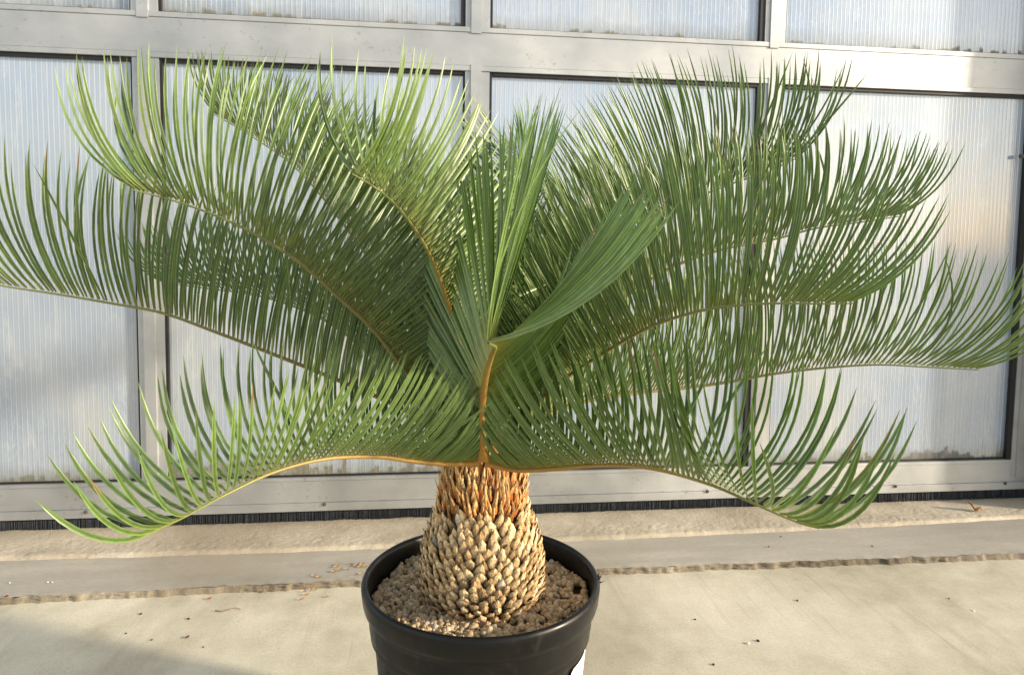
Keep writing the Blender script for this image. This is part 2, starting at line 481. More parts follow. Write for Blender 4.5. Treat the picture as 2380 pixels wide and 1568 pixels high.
q = P(2372, 363, WY); mb = MB(); mb.cyl((q.x, WY - .0045, q.z), (0, 1, 0), .008, .012, 18); wpart(mb.build("screw", M_SCREW))

# door post standing proud at the right (just outside the picture), it shades the right edge
M_POST = m_concrete("post_paint", (.30, .29, .26), (.38, .37, .33), (.44, .42, .38), .1, False, .2)
mb = MB(); mb.box(2.47, 2.75, WY - .17, WY + .1, .0, 3.4, .006).box(2.44, 2.78, WY - .19, WY + .12, 3.4, 3.45, .004)
po = mb.build("wall_post", M_POST); tag(po, "grey square post projecting at the right end of the panel wall", "post")

# ------------------------------------------------------------------ pot
PX, PY = .108, 1.30
RIM_Z, PR = .420, .222
def m_pot():
    mt, n, l, b = mat("black_plastic")
    v = obj_coords(n, l)
    f = noi(n, l, v, 6, 6, .65)
    r = ramp(n, [(.3, (.003, .0034, .0038)), (.7, (.008, .0078, .0075))]); l.new(f, r.inputs[0])
    dus = noi(n, l, obj_coords(n, l, (1, 1, .35)), 34, 5, .7)
    dr = ramp(n, [(.55, 0.0), (.85, .30)]); l.new(dus, dr.inputs[0])
    c = mixc(n, l, dr.outputs[0], r.outputs[0], (.09, .085, .07))
    l.new(c, b.inputs['Base Color'])
    b.inputs['Specular IOR Level'].default_value = .26
    rr = ramp(n, [(.35, .30), (.7, .46)]); l.new(noi(n, l, v, 22, 4), rr.inputs[0]); l.new(rr.outputs[0], b.inputs['Roughness'])
    bump(n, l, b, noi(n, l, v, 60, 4), .08, .002)
    return mt
M_POT = m_pot()
pot = empty("plant_pot", (PX, PY, 0))
tag(pot, "large round black plastic nursery pot on the concrete, filled with pumice, holding the palm", "plant pot")
def lathe(profile, seg=128, flute=None):
    vs_, fs = [], []
    for (r, z) in profile:
        for i in range(seg):
            a = 2 * math.pi * i / seg
            rr = r + (flute(a, z) if flute else 0)
            vs_.append((rr * math.cos(a), rr * math.sin(a), z))
    for j in range(len(profile) - 1):
        for i in range(seg):
            k = (i + 1) % seg
            fs.append((j * seg + i, j * seg + k, (j + 1) * seg + k, (j + 1) * seg + i))
    return vs_, fs
Rz = RIM_Z
rim_prof = [(PR - .016, Rz - .10), (PR - .0135, Rz - .03), (PR - .012, Rz - .008), (PR - .009, Rz - .002), (PR - .005, Rz), (PR - .001, Rz - .003), (PR + .001, Rz - .008), (PR + .0005, Rz - .016), (PR - .0015, Rz - .034),
            (PR - .004, Rz - .043), (PR - .0105, Rz - .048), (PR - .0125, Rz - .052), (PR - .0128, Rz - .058)]
v_, f_ = lathe(rim_prof, 160)
o = build("rim", v_, f_, M_POT, pot, True)
def flute(a, z):
    if z > Rz - .112: return 0
    s = math.cos(a * 8 + .5)
    k = min(1, (Rz - .112 - z) / .02)
    return -.0045 * k / (1 + math.exp(-9 * (s - .15)))
body_prof = [(PR - .0128, Rz - .058), (PR - .0135, Rz - .080), (PR - .0150, Rz - .090), (PR - .0200, Rz - .098), (PR - .0225, Rz - .106), (PR - .0235, Rz - .114), (PR - .0255, Rz - .135), (PR - .031, Rz - .2), (PR - .040, Rz - .3), (PR - .047, .01), (PR - .050, .0), (PR - .06, .0), (0.001, .004)]
v_, f_ = lathe(body_prof, 256, flute)
o = build("body", v_, f_, M_POT, pot, True)
# torn black splinters on the right of the rim
vs_, fs = [], []
rs = random.Random(5)
q = P(1393, 1330, 1.27) - Vector((PX, PY, 0))
ca = math.atan2(q.y, q.x)
for k in range(7):
    a = ca + rs.uniform(-.05, .05); r0 = PR - .001
    bpt = Vector((r0 * math.cos(a), r0 * math.sin(a), Rz - rs.uniform(.001, .012)))
    d = Vector((math.cos(a) * rs.uniform(.2, 1), math.sin(a) * .5, rs.uniform(-.3, 1.2))).normalized() * rs.uniform(.006, .014)
    w = Vector((rs.uniform(-1, 1), rs.uniform(-1, 1), rs.uniform(-.4, .4))).normalized() * .0025
    n_ = d.cross(w).normalized() * .0012
    i = len(vs_); vs_ += [bpt - w, bpt + w, bpt + n_ * 2, bpt + d]
    fs += [(i, i + 1, i + 3), (i + 1, i + 2, i + 3), (i + 2, i, i + 3)]
build("torn_splinter", vs_, fs, M_RUB, pot)
# sticker wrapped on the body
def m_label():
    mt, n, l, b = mat("paper_label")
    b.inputs['Base Color'].default_value = (.82, .81, .77, 1); b.inputs['Roughness'].default_value = .45
    f = noi(n, l, obj_coords(n, l), 30, 3); r = ramp(n, [(.3, (.78, .77, .73)), (.7, (.86, .85, .81))]); l.new(f, r.inputs[0]); l.new(r.outputs[0], b.inputs['Base Color'])
    return mt
M_LAB = m_label(); M_INK = m_rubber("grey_ink", (.16, .16, .17), .6)
def body_r(z):
    pr = body_prof
    for (r0, z0), (r1, z1) in zip(pr, pr[1:]):
        if z0 >= z >= z1: return r0 + (r1 - r0) * (z0 - z) / max(1e-6, z0 - z1)
    return pr[-3][0]
def wrap(u, z, off):  # u metres along the circumference from the label's left edge
    a = LAB_A + u / .195
    r = body_r(z) + flute(a, z) * 0 + off
    return (r * math.cos(a), r * math.sin(a), z)
LAB_A = -0.73
LW, LH, LZ = .105, .12, Rz - .118
vs_, fs = [], []
NU, NV = 24, 24
for j in range(NV + 1):
    for i in range(NU + 1):
        u, v = LW * i / NU, LH * j / NV
        # rounded top corners
        rad = .008
        if v < rad:
            c = rad - math.sqrt(max(0, rad * rad - (rad - v) ** 2))
            u = c + (LW - 2 * c) * i / NU
        vs_.append(wrap(u, LZ - v, .0016))
for j in range(NV):
    for i in range(NU):
        a = j * (NU + 1) + i
        fs.append((a, a + NU + 1, a + NU + 2, a + 1))
lab = build("sticker", vs_, fs, M_LAB, pot, True)
# print on the sticker: frame lines and rows of small lettering
def strokes(segs, w, name):
    vs_, fs = [], []
    for (u0, v0, u1, v1) in segs:
        L = math.hypot(u1 - u0, v1 - v0); nx, ny = -(v1 - v0) / L * w / 2, (u1 - u0) / L * w / 2
        K = max(1, int(L / .005)); i = len(vs_)
        for k in range(K + 1):
            t = k / K; u, v = u0 + (u1 - u0) * t, v0 + (v1 - v0) * t
            vs_.append(wrap(u + nx, LZ - v - ny, .0019)); vs_.append(wrap(u - nx, LZ - v + ny, .0019))
        for k in range(K): fs.append((i + 2 * k, i + 2 * k + 1, i + 2 * k + 3, i + 2 * k + 2))
    return build(name, vs_, fs, M_INK, lab)
FONT = {'P': [(0,0,0,1),(0,0,.6,0),(.6,0,.6,.5),(.6,.5,0,.5)], 'E': [(0,0,0,1),(0,0,.6,0),(0,.5,.5,.5),(0,1,.6,1)], 'T': [(0,0,.7,0),(.35,0,.35,1)],
        'R': [(0,0,0,1),(0,0,.6,0),(.6,0,.6,.5),(.6,.5,0,.5),(.2,.5,.6,1)], 'C': [(.6,0,0,0),(0,0,0,1),(0,1,.6,1)], 'O': [(0,0,.6,0),(.6,0,.6,1),(.6,1,0,1),(0,1,0,0)],
        'I': [(.3,0,.3,1)], 'M': [(0,0,0,1),(0,0,.35,.6),(.35,.6,.7,0),(.7,0,.7,1)], 'U': [(0,0,0,1),(0,1,.6,1),(.6,1,.6,0)], 'L': [(0,0,0,1),(0,1,.6,1)], 'A': [(0,1,.3,0),(.3,0,.6,1),(.15,.6,.45,.6)], ' ': []}
segs = []
for row, (u, v, s) in enumerate(((.009, .041, "PETER CO"), (.008, .0495, "I PREMIUM"), (.009, .060, "I"), (.009, .068, "LE CO"), (.034, .014, "E"), (.034, .021, "P"), (.034, .029, "R"))):
    for k, ch in enumerate(s):
        for (a, b2, c2, d2) in FONT[ch]:
            segs.append((u + (k + a) * .0036, v + b2 * .0042, u + (k + c2) * .0036, v + d2 * .0042))
strokes(segs, .0008, "lettering")
strokes([(.006, .007, .060, .007), (.005, .010, .026, .010), (.026, .010, .026, .032), (.026, .032, .005, .036)], .0004, "print_frame")

# ------------------------------------------------------------------ pumice
def ico():
    b = bmesh.new(); bmesh.ops.create_icosphere(b, subdivisions=2, radius=1)
    v = [tuple(x.co) for x in b.verts]; f = [tuple(y.index for y in x.verts) for x in b.faces]; b.free(); return v, f
IV, IF = ico()
IVn = np.array(IV)
rg = np.random.RandomState(11)
allv, allf, allc = [], [], []
def gz(r, a):
    return .373 + .005 * math.exp(-((r - .11) / .035) ** 2) + .006 * math.sin(3 * a + 1) * (r / .2) + .007 * noise.noise(Vector((r * 30 * math.cos(a), r * 30 * math.sin(a), 0)))
def add_peb(c, s):
    base = len(allv) * 42
    ax = rg.normal(size=(3, 3)); qm, _ = np.linalg.qr(ax)
    sc = s * np.array([1, rg.uniform(.65, .95), rg.uniform(.55, .85)])
    ph = rg.uniform(0, 6, 3)
    d = 1 + .13 * np.sin(IVn[:, 0] * 3.1 + ph[0]) + .12 * np.sin(IVn[:, 1] * 3.7 + ph[1]) + .10 * np.sin(IVn[:, 2] * 4.1 + ph[2]) + rg.uniform(-.06, .06, len(IVn))
    v = (IVn * d[:, None] * sc) @ qm + np.array(c)
    allv.append(v)
    allf.extend([(a + base, b + base, e + base) for a, b, e in IF])
    t = rg.uniform(); br = rg.uniform(.95, 1.5)
    pal = [(.40, .29, .17), (.34, .26, .165), (.46, .36, .23), (.28, .20, .12), (.42, .38, .32)]
    c_ = pal[rg.choice(5, p=[.34, .26, .2, .12, .08])]
    allc.extend([(c_[0] * br, c_[1] * br, c_[2] * br)] * len(IVn))
for k in range(2400):
    r = math.sqrt(rg.uniform(.075 ** 2, (PR - .016) ** 2)); a = rg.uniform(0, 2 * math.pi)
    s = rg.choice([.0052, .0062, .0074, .0088], p=[.3, .35, .25, .1]) * rg.uniform(.85, 1.15)
    r = min(r, PR - .016 - s)
    add_peb((PX + r * math.cos(a), PY + r * math.sin(a), gz(r, a) + rg.uniform(-.004, .003)), s)
bedv, bedf = lathe([(PR - .017, .362), (.15, .366), (.08, .372), (.001, .372)], 48)
off = len(allv) * 42
vv = np.concatenate(allv).tolist() + [(x + PX, y + PY, z) for x, y, z in bedv]
ff = allf + [tuple(i + off for i in f) for f in bedf]
cc = allc + [(.16, .115, .065)] * len(bedv)
gr = build("gravel", vv, ff, M_PEB, smooth=True, cols=cc)
tag(gr, "tan pumice pebbles filling the black pot around the palm trunk", "gravel", kind='stuff')

# ------------------------------------------------------------------ the cycad
palm = empty("cycad_palm", (PX, PY, .36))
tag(palm, "green cycad with a scaly barrel trunk and arching feathery fronds growing in the black pot", "potted palm")
def ppart(o):
    o.matrix_parent_inverse = Matrix.Translation(-Vector(palm.location)); return o

TP = [(1455, 92), (1425, 114), (1395, 132), (1350, 146), (1300, 148), (1255, 141), (1215, 128), (1190, 115), (1160, 108), (1130, 102), (1105, 95), (1085, 85), (1065, 70), (1045, 55), (1030, 30)]
TZ = []
for py, hw in TP:
    q = P(1119, py, PY)
    dep = (q - CAMP).dot(FW)
    TZ.append((q.z, (hw - 3) * dep / FPX * .965))
T0 = PX + .001
def trad(z):
    if z <= TZ[0][0]: return TZ[0][1]
    for (z0, r0), (z1, r1) in zip(TZ, TZ[1:]):
        if z0 <= z <= z1: return r0 + (r1 - r0) * (z - z0) / (z1 - z0)
    return TZ[-1][1]
ZB, ZTOP = TZ[0][0], TZ[-1][0]
prof = [(max(.002, trad(ZB + (ZTOP - ZB) * k / 40) - .008), ZB + (ZTOP - ZB) * k / 40) for k in range(41)]
prof = [(prof[0][0] * .9, ZB - .04)] + prof + [(.001, ZTOP + .002)]
v_, f_ = lathe(prof, 64)
v_ = [(x + T0, y + PY, z) for x, y, z in v_]
def m_core():
    mt, n, l, b = mat("trunk_core")
    f = noi(n, l, obj_coords(n, l), 90, 4); r = ramp(n, [(.3, (.05, .028, .012)), (.7, (.14, .08, .035))]); l.new(f, r.inputs[0]); l.new(r.outputs[0], b.inputs['Base Color']); b.inputs['Roughness'].default_value = .85
    bump(n, l, b, f, .6, .004)
    return mt
trunk = ppart(build("trunk", v_, f_, m_core(), palm, True))

Z_SP = P(1119, 1215, PY - .09).z       # where pale leaf bases give way to russet spikes
def frame_at(a, z):
    n_ = Vector((math.cos(a), math.sin(a), 0)); t_ = Vector((-math.sin(a), math.cos(a), 0))
    dr = (trad(z + .004) - trad(z - .004)) / .008
    up = (Vector((0, 0, 1)) + n_ * dr).normalized()
    nn = t_.cross(up).normalized()
    if nn.dot(n_) < 0: nn = -nn
    r = trad(z)
    return Vector((T0 + n_.x * r, PY + n_.y * r, z)), nn, t_, up
rsx = random.Random(21)
sv, sf, sc_ = [], [], []
pv, pf, pc = [], [], []
GA = math.pi * (3 - math.sqrt(5))
z = ZB - .012; k = 0
area = 0.0
while z < ZTOP + .004:
    a = k * GA + rsx.uniform(-.05, .05)
    r = max(.02, trad(z))
    lower = z < Z_SP + .006 * math.sin(a * 3 + .7) + rsx.uniform(-.004, .004)
    base, nn, t_, up = frame_at(a, z)
    if lower:
        fr = (z - ZB) / (Z_SP - ZB)
        w = rsx.uniform(.0080, .0112) * (1.35 if fr < .16 else 1.0); h = rsx.uniform(.020, .028) * (.9 if fr < .16 else 1.0)
        stick = rsx.uniform(.0045, .0085); bul = rsx.uniform(.0004, .0018)
        lean = rsx.uniform(-.25, .25)
        if rsx.random() < .08: stick *= 1.7
        tw = t_ * math.cos(lean) + up * math.sin(lean); uw = up * math.cos(lean) - t_ * math.sin(lean)
        # rings: from root to tip, each with 5 points across
        rows = [(0.0, .8, -.002, 0), (.2, 1.0, 0, 0), (.45, .98, stick * .35, 0), (.68, .74, stick * .78, 0), (.86, .42, stick * 1.0, 0), (1.02, .08, stick * rsx.uniform(.9, 1.4), 0)]
        i0 = len(sv)
        tone = rsx.random()
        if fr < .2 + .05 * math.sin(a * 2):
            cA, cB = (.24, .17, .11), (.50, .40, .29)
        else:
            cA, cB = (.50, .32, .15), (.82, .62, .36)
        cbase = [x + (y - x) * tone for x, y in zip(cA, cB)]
        if rsx.random() < .05: cbase = [.60, .50, .36]
        if rsx.random() < .10: cbase = [c * .55 for c in cbase]
        ji = [rsx.uniform(-.0008, .0008) for _ in range(40)]; q_ = 0
        for (t, ws, out, _) in rows:
            for c in (-1, -.55, 0, .55, 1):
                crown = (1 - c * c) * bul * (1.1 if t < .8 else .5) + (.0009 if c == 0 and .3 < t < .9 else 0) - (.0035 if abs(c) == 1 else 0) * (1 if t < .85 else .2)
                p_ = base + tw * (c * w * ws + ji[q_ % 40] * 1.6) + uw * (t * h - h * .4) + nn * (out + crown - .002 + ji[(q_ * 7 + 3) % 40] * .8)
                sv.append(p_); q_ += 1
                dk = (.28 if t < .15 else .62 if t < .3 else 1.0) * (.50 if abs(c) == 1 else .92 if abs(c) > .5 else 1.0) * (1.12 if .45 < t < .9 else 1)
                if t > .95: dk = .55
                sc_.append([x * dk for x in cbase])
        for j in range(5):
            for i in range(4):
                aa = i0 + j * 5 + i
                sf.append((aa, aa + 1, aa + 6, aa + 5))
        dz = (.0150 * .0150) / (2 * math.pi * r)
    else:
        fz = (z - Z_SP) / (ZTOP - Z_SP)
        L = rsx.uniform(.026, .050) * (1 if fz > .15 else .8); w = rsx.uniform(.0026, .0048)
        out_lean = rsx.uniform(.02, .5) * (1.0 if fz < .7 else .5)
        sil = rsx.random() < .09
        if sil: out_lean += .5
        side = rsx.uniform(-.22, .22)
        d = (up + nn * out_lean + t_ * side).normalized()
        wv = (t_ - d * t_.dot(d)).normalized(); nv = wv.cross(d)
        if nv.dot(nn) < 0: nv = -nv
        i0 = len(pv)
        tone = rsx.random()
        root = (.40 + .15 * tone, .115 + .06 * tone, .018)
        tip = (.68, .44 + .06 * tone, .18 + .06 * tone)
        if rsx.random() < .3: tip = (.36, .22, .10)
        if rsx.random() < .15: root = (.10, .05, .02)
        if fz > .72: root = (.42, .17, .02); tip = (.50, .26, .05)
        for j, (t, ws) in enumerate(((0, 1.35), (.2, 1.25), (.45, .95), (.7, .6), (.88, .32), (1.0, .05))):
            bend = nv * (.22 * L * t * t * rsx.uniform(.2, 1.1))
            for c in (-1, 0, 1):
                pv.append(base + nn * (-.004) + d * (t * L - .006) + wv * (c * w * ws) + nv * ((1 - abs(c)) * w * ws * .8 + (.0025 * math.sin(math.pi * t))) + bend)
                mix_ = min(1, max(0, (t - .15) / .55)) * (1 if abs(c) else .8)
                pc.append([x + (y - x) * mix_ for x, y in zip(root, tip)])
        for j in range(5):
            for i in range(2):
                aa = i0 + j * 3 + i
                pf.append((aa, aa + 1, aa + 4, aa + 3))
        dz = (.0075 * .0125) / (2 * math.pi * r)
    z += dz; k += 1
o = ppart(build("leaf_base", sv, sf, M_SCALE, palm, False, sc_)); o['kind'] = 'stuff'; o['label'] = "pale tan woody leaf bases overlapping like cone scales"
o = ppart(build("crown_scale", pv, pf, M_SPIKE, palm, False, pc)); o['kind'] = 'stuff'; o['label'] = "pointed russet bud scales ringing the top of the trunk"

# ---- fronds
def catmull(pts, n):
    out = []
    p = [pts[0] * 2 - pts[1]] + pts + [pts[-1] * 2 - pts[-2]]
    seg = len(pts) - 1
    for k in range(n + 1):
        u = k / n * seg; i = min(int(u), seg - 1); t = u - i
        a, b, c, d = p[i], p[i + 1], p[i + 2], p[i + 3]
        out.append(.5 * ((2 * b) + (c - a) * t + (2 * a - 5 * b + 4 * c - d) * t * t + (3 * b - a - 3 * c + d) * t ** 3))
    return out

def resample(poly, n):
    L = [0]
    for a, b in zip(poly, poly[1:]): L.append(L[-1] + (b - a).length)
    out = []; j = 0
    for k in range(n + 1):
        s = L[-1] * k / n
        while j < len(L) - 2 and L[j + 1] < s: j += 1
        t = (s - L[j]) / max(1e-9, L[j + 1] - L[j])
        out.append(poly[j].lerp(poly[j + 1], t))
    return out, L[-1]

def rotv(v, axis, ang): return Quaternion(axis, ang) @ v

def frond(ctrl, sr=1.0, L=.25, roll=0, spread=.46, upk=1.0, f0=.1, f1=.75, curl=1.0, ks=(.28, .28), tb=.12, tipadd=.5, sp=(.0037, .0086), start=.05, twist=0, tint=(1, 1, 1), seed=0,
          width=.0045, final_up=1.0, Lbase=.55, Ltip=.66, rr=.0058, label=None, droop=0.0, upref=None, gap=0.0, yellow=.16, rollf=None, rows=(-1, 1), lofs=(1, 1), tipcut=1.0):
    g = random.Random(seed * 13 + 5)
    pts, total = resample(catmull([P(*c) for c in ctrl], 160), 120)
    NP = len(pts) - 1
    tang = []
    for i in range(NP + 1):
        a = pts[max(0, i - 1)]; b = pts[min(NP, i + 1)]
        tang.append((b - a).normalized())
    UPW = Vector(upref) if upref else Vector((0, 0, 1))
    fr = []
    prev = None
    for i in range(NP + 1):
        T = tang[i]
        u = UPW - T * UPW.dot(T)
        if u.length < .35 and prev is not None: u = prev - T * prev.dot(T)
        u.normalize()
        if prev is not None: u = (u * .35 + (prev - T * prev.dot(T)).normalized() * .65).normalized()
        prev = u
        rl = roll
        U = rotv(u, T, R(rl))
        fr.append((T, T.cross(U).normalized(), U))   # S = right-hand side looking along T with U up
    # rachis: channelled tube
    rv, rf, rc = [], [], []
    SG = 8
    rb_ = (.40, .20, .035) if seed > 11 and seed < 16 else (.20, .145, .04)
    for i in range(NP + 1):
        T, S, U = fr[i]; t = i / NP
        rad = rr * (1 - t) ** .8 * .85 + .0011
        if t < .06: rad *= 1 + (.06 - t) * 12
        for k in range(SG):
            a = 2 * math.pi * k / SG
            rv.append(pts[i] + S * (rad * math.cos(a)) + U * (rad * .8 * math.sin(a) - .002))
            cg = (.17, .19, .045); cb = rb_; cm = tuple(x * .6 + y * .4 for x, y in zip(rb_, (.20, .19, .05)))
            w_ = min(1, t / .45)
            c1 = [x + (y - x) * w_ for x, y in zip(cb, cm)]
            w2 = max(0, min(1, (t - .45) / .4))
            rc.append([x + (y - x) * w2 for x, y in zip(c1, cg)])
    for i in range(NP):
        for k in range(SG):
            k2 = (k + 1) % SG
            rf.append((i * SG + k, i * SG + k2, (i + 1) * SG + k2, (i + 1) * SG + k))
    fo = ppart(build("frond", rv, rf, M_RACH, palm, True, rc))
    if label: fo['label'] = label
    for side in rows:
        lv, lf, lc = [], [], []
        s = total * start
        lo = lofs[0] if side < 0 else lofs[1]
        while s < total * tipcut:
            t = s / total
            step = sp[0] + (sp[1] - sp[0]) * t ** 1.3
            i = min(NP, t * NP); i1 = int(i); i2 = min(NP, i1 + 1); ft = i - i1
            T, S, U = fr[i1]; T2, S2, U2 = fr[i2]
            T = T.lerp(T2, ft).normalized(); S = S.lerp(S2, ft).normalized(); U = U.lerp(U2, ft).normalized()
            if rollf is not None:
                ra = R(rollf(t, side)); S, U = rotv(S, T, ra), rotv(U, T, ra)
            S = S * side
            p0 = pts[i1].lerp(pts[i2], ft)
            tt = t
            prof_ = Lbase + (1 - Lbase) * math.sin(min(1, tt / .45) * math.pi / 2)
            if tt > .62: prof_ *= 1 - (1 - Ltip) * ((tt - .62) / .38) ** 1.3
            LL = L * prof_ * g.uniform(.93, 1.05) * lo
            fwd = f0 + (f1 - f0) * max(0, (tt - .25) / .75) ** 2.2
            spr = spread * (sr if side < 0 else 1) * (1 - .45 * max(0, (tt - .6) / .4))
            upb = upk * (1 - .8 * max(0, (tt - .72) / .28) ** 1.1)
            d0 = (T * fwd + S * (spr + g.uniform(-.06, .06)) + U * upb + T * g.uniform(-.07, .07)).normalized()
            d1 = (UPW * final_up * .42 + U * .8 + S * spread * (ks[0] if side < 0 else ks[1]) + T * (.06 - tb * min(1, max(0, (.92 - tt) / .3)) + tipadd * max(0, (tt - .82) / .18)) + Vector((g.uniform(-.09, .09), g.uniform(-.09, .09), 0)))
            if droop: d1 -= UPW * droop
            d1.normalize()
            W = width * g.uniform(.88, 1.08) * (.8 + .2 * prof_)
            tw = R(twist + g.uniform(-16, 16))
            K = 9
            p = p0 + S * (.0022) + U * .001
            br = g.uniform(.78, 1.22)
            hue = g.uniform(-.12, .16)
            age = g.random()
            green = (.118 + .030 * hue, .188 * (1 + .1 * hue), .046 - .016 * hue)
            yel = (.23, .20, .028)
            odd = g.random() < .0012
            brt = g.random() < .03
            if g.random() < .05: d1 = (d1 + Vector((g.uniform(-.5, .5), g.uniform(-.5, .5), g.uniform(-.3, .1)))).normalized()
            base_i = len(lv)
            for k2 in range(K + 1):
                q = k2 / K
                w_ = (q ** .95) * curl * 1.05
                d = (d0 * (1 - min(1, w_)) + d1 * min(1, w_)).normalized()
                if k2: p = p + d * (LL / K)
                n_ = (S - d * S.dot(d))
                if n_.length < .1: n_ = U - d * U.dot(d)
                n_.normalize()
                n_ = rotv(n_, d, tw * (.4 + .6 * q))
                wv = d.cross(n_)
                ws = (.62 + .38 * min(1, q / .12)) if q < .2 else (1.0 if q < .58 else max(.03, 1 - ((q - .58) / .42) ** 2.6))
                hw = W * .5 * ws
                kd = hw * .42
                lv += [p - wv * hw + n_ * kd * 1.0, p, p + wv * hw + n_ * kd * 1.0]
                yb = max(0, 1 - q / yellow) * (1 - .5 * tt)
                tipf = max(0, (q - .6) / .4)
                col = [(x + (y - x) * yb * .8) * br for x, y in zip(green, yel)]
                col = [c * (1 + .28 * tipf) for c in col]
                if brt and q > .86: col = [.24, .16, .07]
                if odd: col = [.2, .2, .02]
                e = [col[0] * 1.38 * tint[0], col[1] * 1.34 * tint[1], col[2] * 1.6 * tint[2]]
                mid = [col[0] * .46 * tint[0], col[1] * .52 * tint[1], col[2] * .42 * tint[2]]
                lc += [e, mid, e]
            for k2 in range(K):
                a = base_i + k2 * 3
                lf += [(a, a + 1, a + 4, a + 3), (a + 1, a + 2, a + 5, a + 4)]
            s += step * g.uniform(.82, 1.18)
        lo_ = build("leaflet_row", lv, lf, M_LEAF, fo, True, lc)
    return fo

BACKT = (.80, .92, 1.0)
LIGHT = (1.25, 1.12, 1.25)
# behind the trunk first
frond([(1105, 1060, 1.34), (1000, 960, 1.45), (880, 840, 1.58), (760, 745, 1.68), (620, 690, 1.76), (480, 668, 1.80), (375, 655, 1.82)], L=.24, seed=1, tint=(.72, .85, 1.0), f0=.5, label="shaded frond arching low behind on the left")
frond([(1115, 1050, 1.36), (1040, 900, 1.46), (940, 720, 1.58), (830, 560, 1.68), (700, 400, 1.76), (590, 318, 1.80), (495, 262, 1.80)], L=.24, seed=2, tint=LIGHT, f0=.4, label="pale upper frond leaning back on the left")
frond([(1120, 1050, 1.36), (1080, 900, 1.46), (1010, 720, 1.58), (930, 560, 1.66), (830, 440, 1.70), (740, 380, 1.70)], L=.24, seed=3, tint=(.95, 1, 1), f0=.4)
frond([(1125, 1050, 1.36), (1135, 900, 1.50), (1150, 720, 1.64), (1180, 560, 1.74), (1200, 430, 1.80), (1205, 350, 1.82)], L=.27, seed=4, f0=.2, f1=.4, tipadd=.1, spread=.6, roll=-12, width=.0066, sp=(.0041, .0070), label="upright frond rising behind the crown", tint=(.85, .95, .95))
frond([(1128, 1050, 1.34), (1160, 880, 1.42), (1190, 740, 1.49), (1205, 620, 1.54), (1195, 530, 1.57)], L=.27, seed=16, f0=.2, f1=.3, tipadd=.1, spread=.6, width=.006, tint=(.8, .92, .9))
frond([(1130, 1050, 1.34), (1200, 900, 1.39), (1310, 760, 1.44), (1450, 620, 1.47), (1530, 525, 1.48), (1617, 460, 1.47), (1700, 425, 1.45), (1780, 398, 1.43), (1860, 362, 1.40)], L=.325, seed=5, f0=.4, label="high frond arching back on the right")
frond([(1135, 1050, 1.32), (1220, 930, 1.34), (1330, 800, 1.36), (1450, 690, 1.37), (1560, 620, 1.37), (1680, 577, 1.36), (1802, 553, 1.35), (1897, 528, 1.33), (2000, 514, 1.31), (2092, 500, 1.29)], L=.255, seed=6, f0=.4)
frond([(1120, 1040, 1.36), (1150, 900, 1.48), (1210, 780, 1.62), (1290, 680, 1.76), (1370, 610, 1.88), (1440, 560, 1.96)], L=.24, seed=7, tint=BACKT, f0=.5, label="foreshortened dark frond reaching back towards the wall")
# side fronds
frond([(1095, 1065, 1.30), (1000, 985, 1.31), (900, 930, 1.32), (760, 870, 1.32), (640, 822, 1.31), (500, 768, 1.29), (380, 725, 1.27), (260, 702, 1.24), (130, 680, 1.21), (0, 660, 1.18), (-70, 640, 1.16)], L=.245, seed=8, f0=.35, Ltip=.95, sp=(.0050, .0118), label="long left frond reaching out of the picture")
frond([(1145, 1065, 1.30), (1230, 985, 1.33), (1340, 935, 1.36), (1480, 910, 1.38), (1600, 898, 1.39), (1700, 884, 1.38), (1800, 866, 1.36), (1920, 852, 1.34), (2040, 845, 1.31), (2150, 850, 1.28), (2275, 857, 1.24)], L=.28, seed=9, f0=.45, Ltip=.9, sp=(.0048, .0104), label="long right frond almost touching the picture edge")
frond([(1110, 1050, 1.28), (1010, 945, 1.27), (940, 855, 1.25), (870, 765, 1.23), (790, 690, 1.21), (700, 610, 1.18), (600, 545, 1.15), (500, 497, 1.12), (400, 462, 1.09), (310, 438, 1.06)], L=.305, seed=10, f0=.05, spread=.5, tb=.2, tipadd=.3, label="arching left frond with an olive rachis", Ltip=.62)
frond([(1140, 1050, 1.28), (1220, 960, 1.27), (1310, 880, 1.25), (1400, 820, 1.23), (1500, 762, 1.20), (1600, 726, 1.17), (1700, 708, 1.14), (1800, 702, 1.11), (1900, 703, 1.08), (1985, 702, 1.05)], L=.285, seed=11, f0=.05, spread=.5, tb=.12, tipadd=.5, label="arching right frond above the lowest one", Ltip=.75)
frond([(1118, 1045, 1.26), (1085, 880, 1.22), (1058, 760, 1.17), (1035, 680, 1.13), (1005, 600, 1.09), (965, 530, 1.05), (915, 468, 1.01), (865, 428, .98), (818, 400, .95)], L=.235, seed=12, f0=-.05, f1=.1, spread=.48, tb=.5, tipadd=.05, sp=(.0048, .0085), width=.0064, label="steep front frond curving up and left with a golden rachis", rr=.0062, Ltip=.8)
# lowest pair in front
frond([(1105, 1072, 1.22), (1040, 1075, 1.18), (960, 1068, 1.14), (880, 1058, 1.10), (760, 1062, 1.04), (640, 1092, .99), (530, 1142, .94), (430, 1196, .905), (340, 1240, .88)], L=.20, seed=13, f0=-.05, upk=.6, start=.02, label="lowest left frond dipping to the bottom rail", sp=(.0037, .0115), width=.0058, Lbase=.55, spread=.9, Ltip=.82, tb=.42, f1=.5, tipadd=.25)
frond([(1135, 1072, 1.22), (1190, 1088, 1.19), (1260, 1088, 1.15), (1400, 1078, 1.08), (1520, 1086, 1.03), (1650, 1122, .98), (1750, 1165, .90), (1850, 1208, .86), (1905, 1224, .84)], L=.25, seed=14, f0=-.05, upk=.6, start=.02, label="lowest right frond dipping towards the floor", sp=(.0037, .0115), width=.0058, Lbase=.55, spread=.9, Ltip=.82, tb=.42, f1=.5, tipadd=.25)
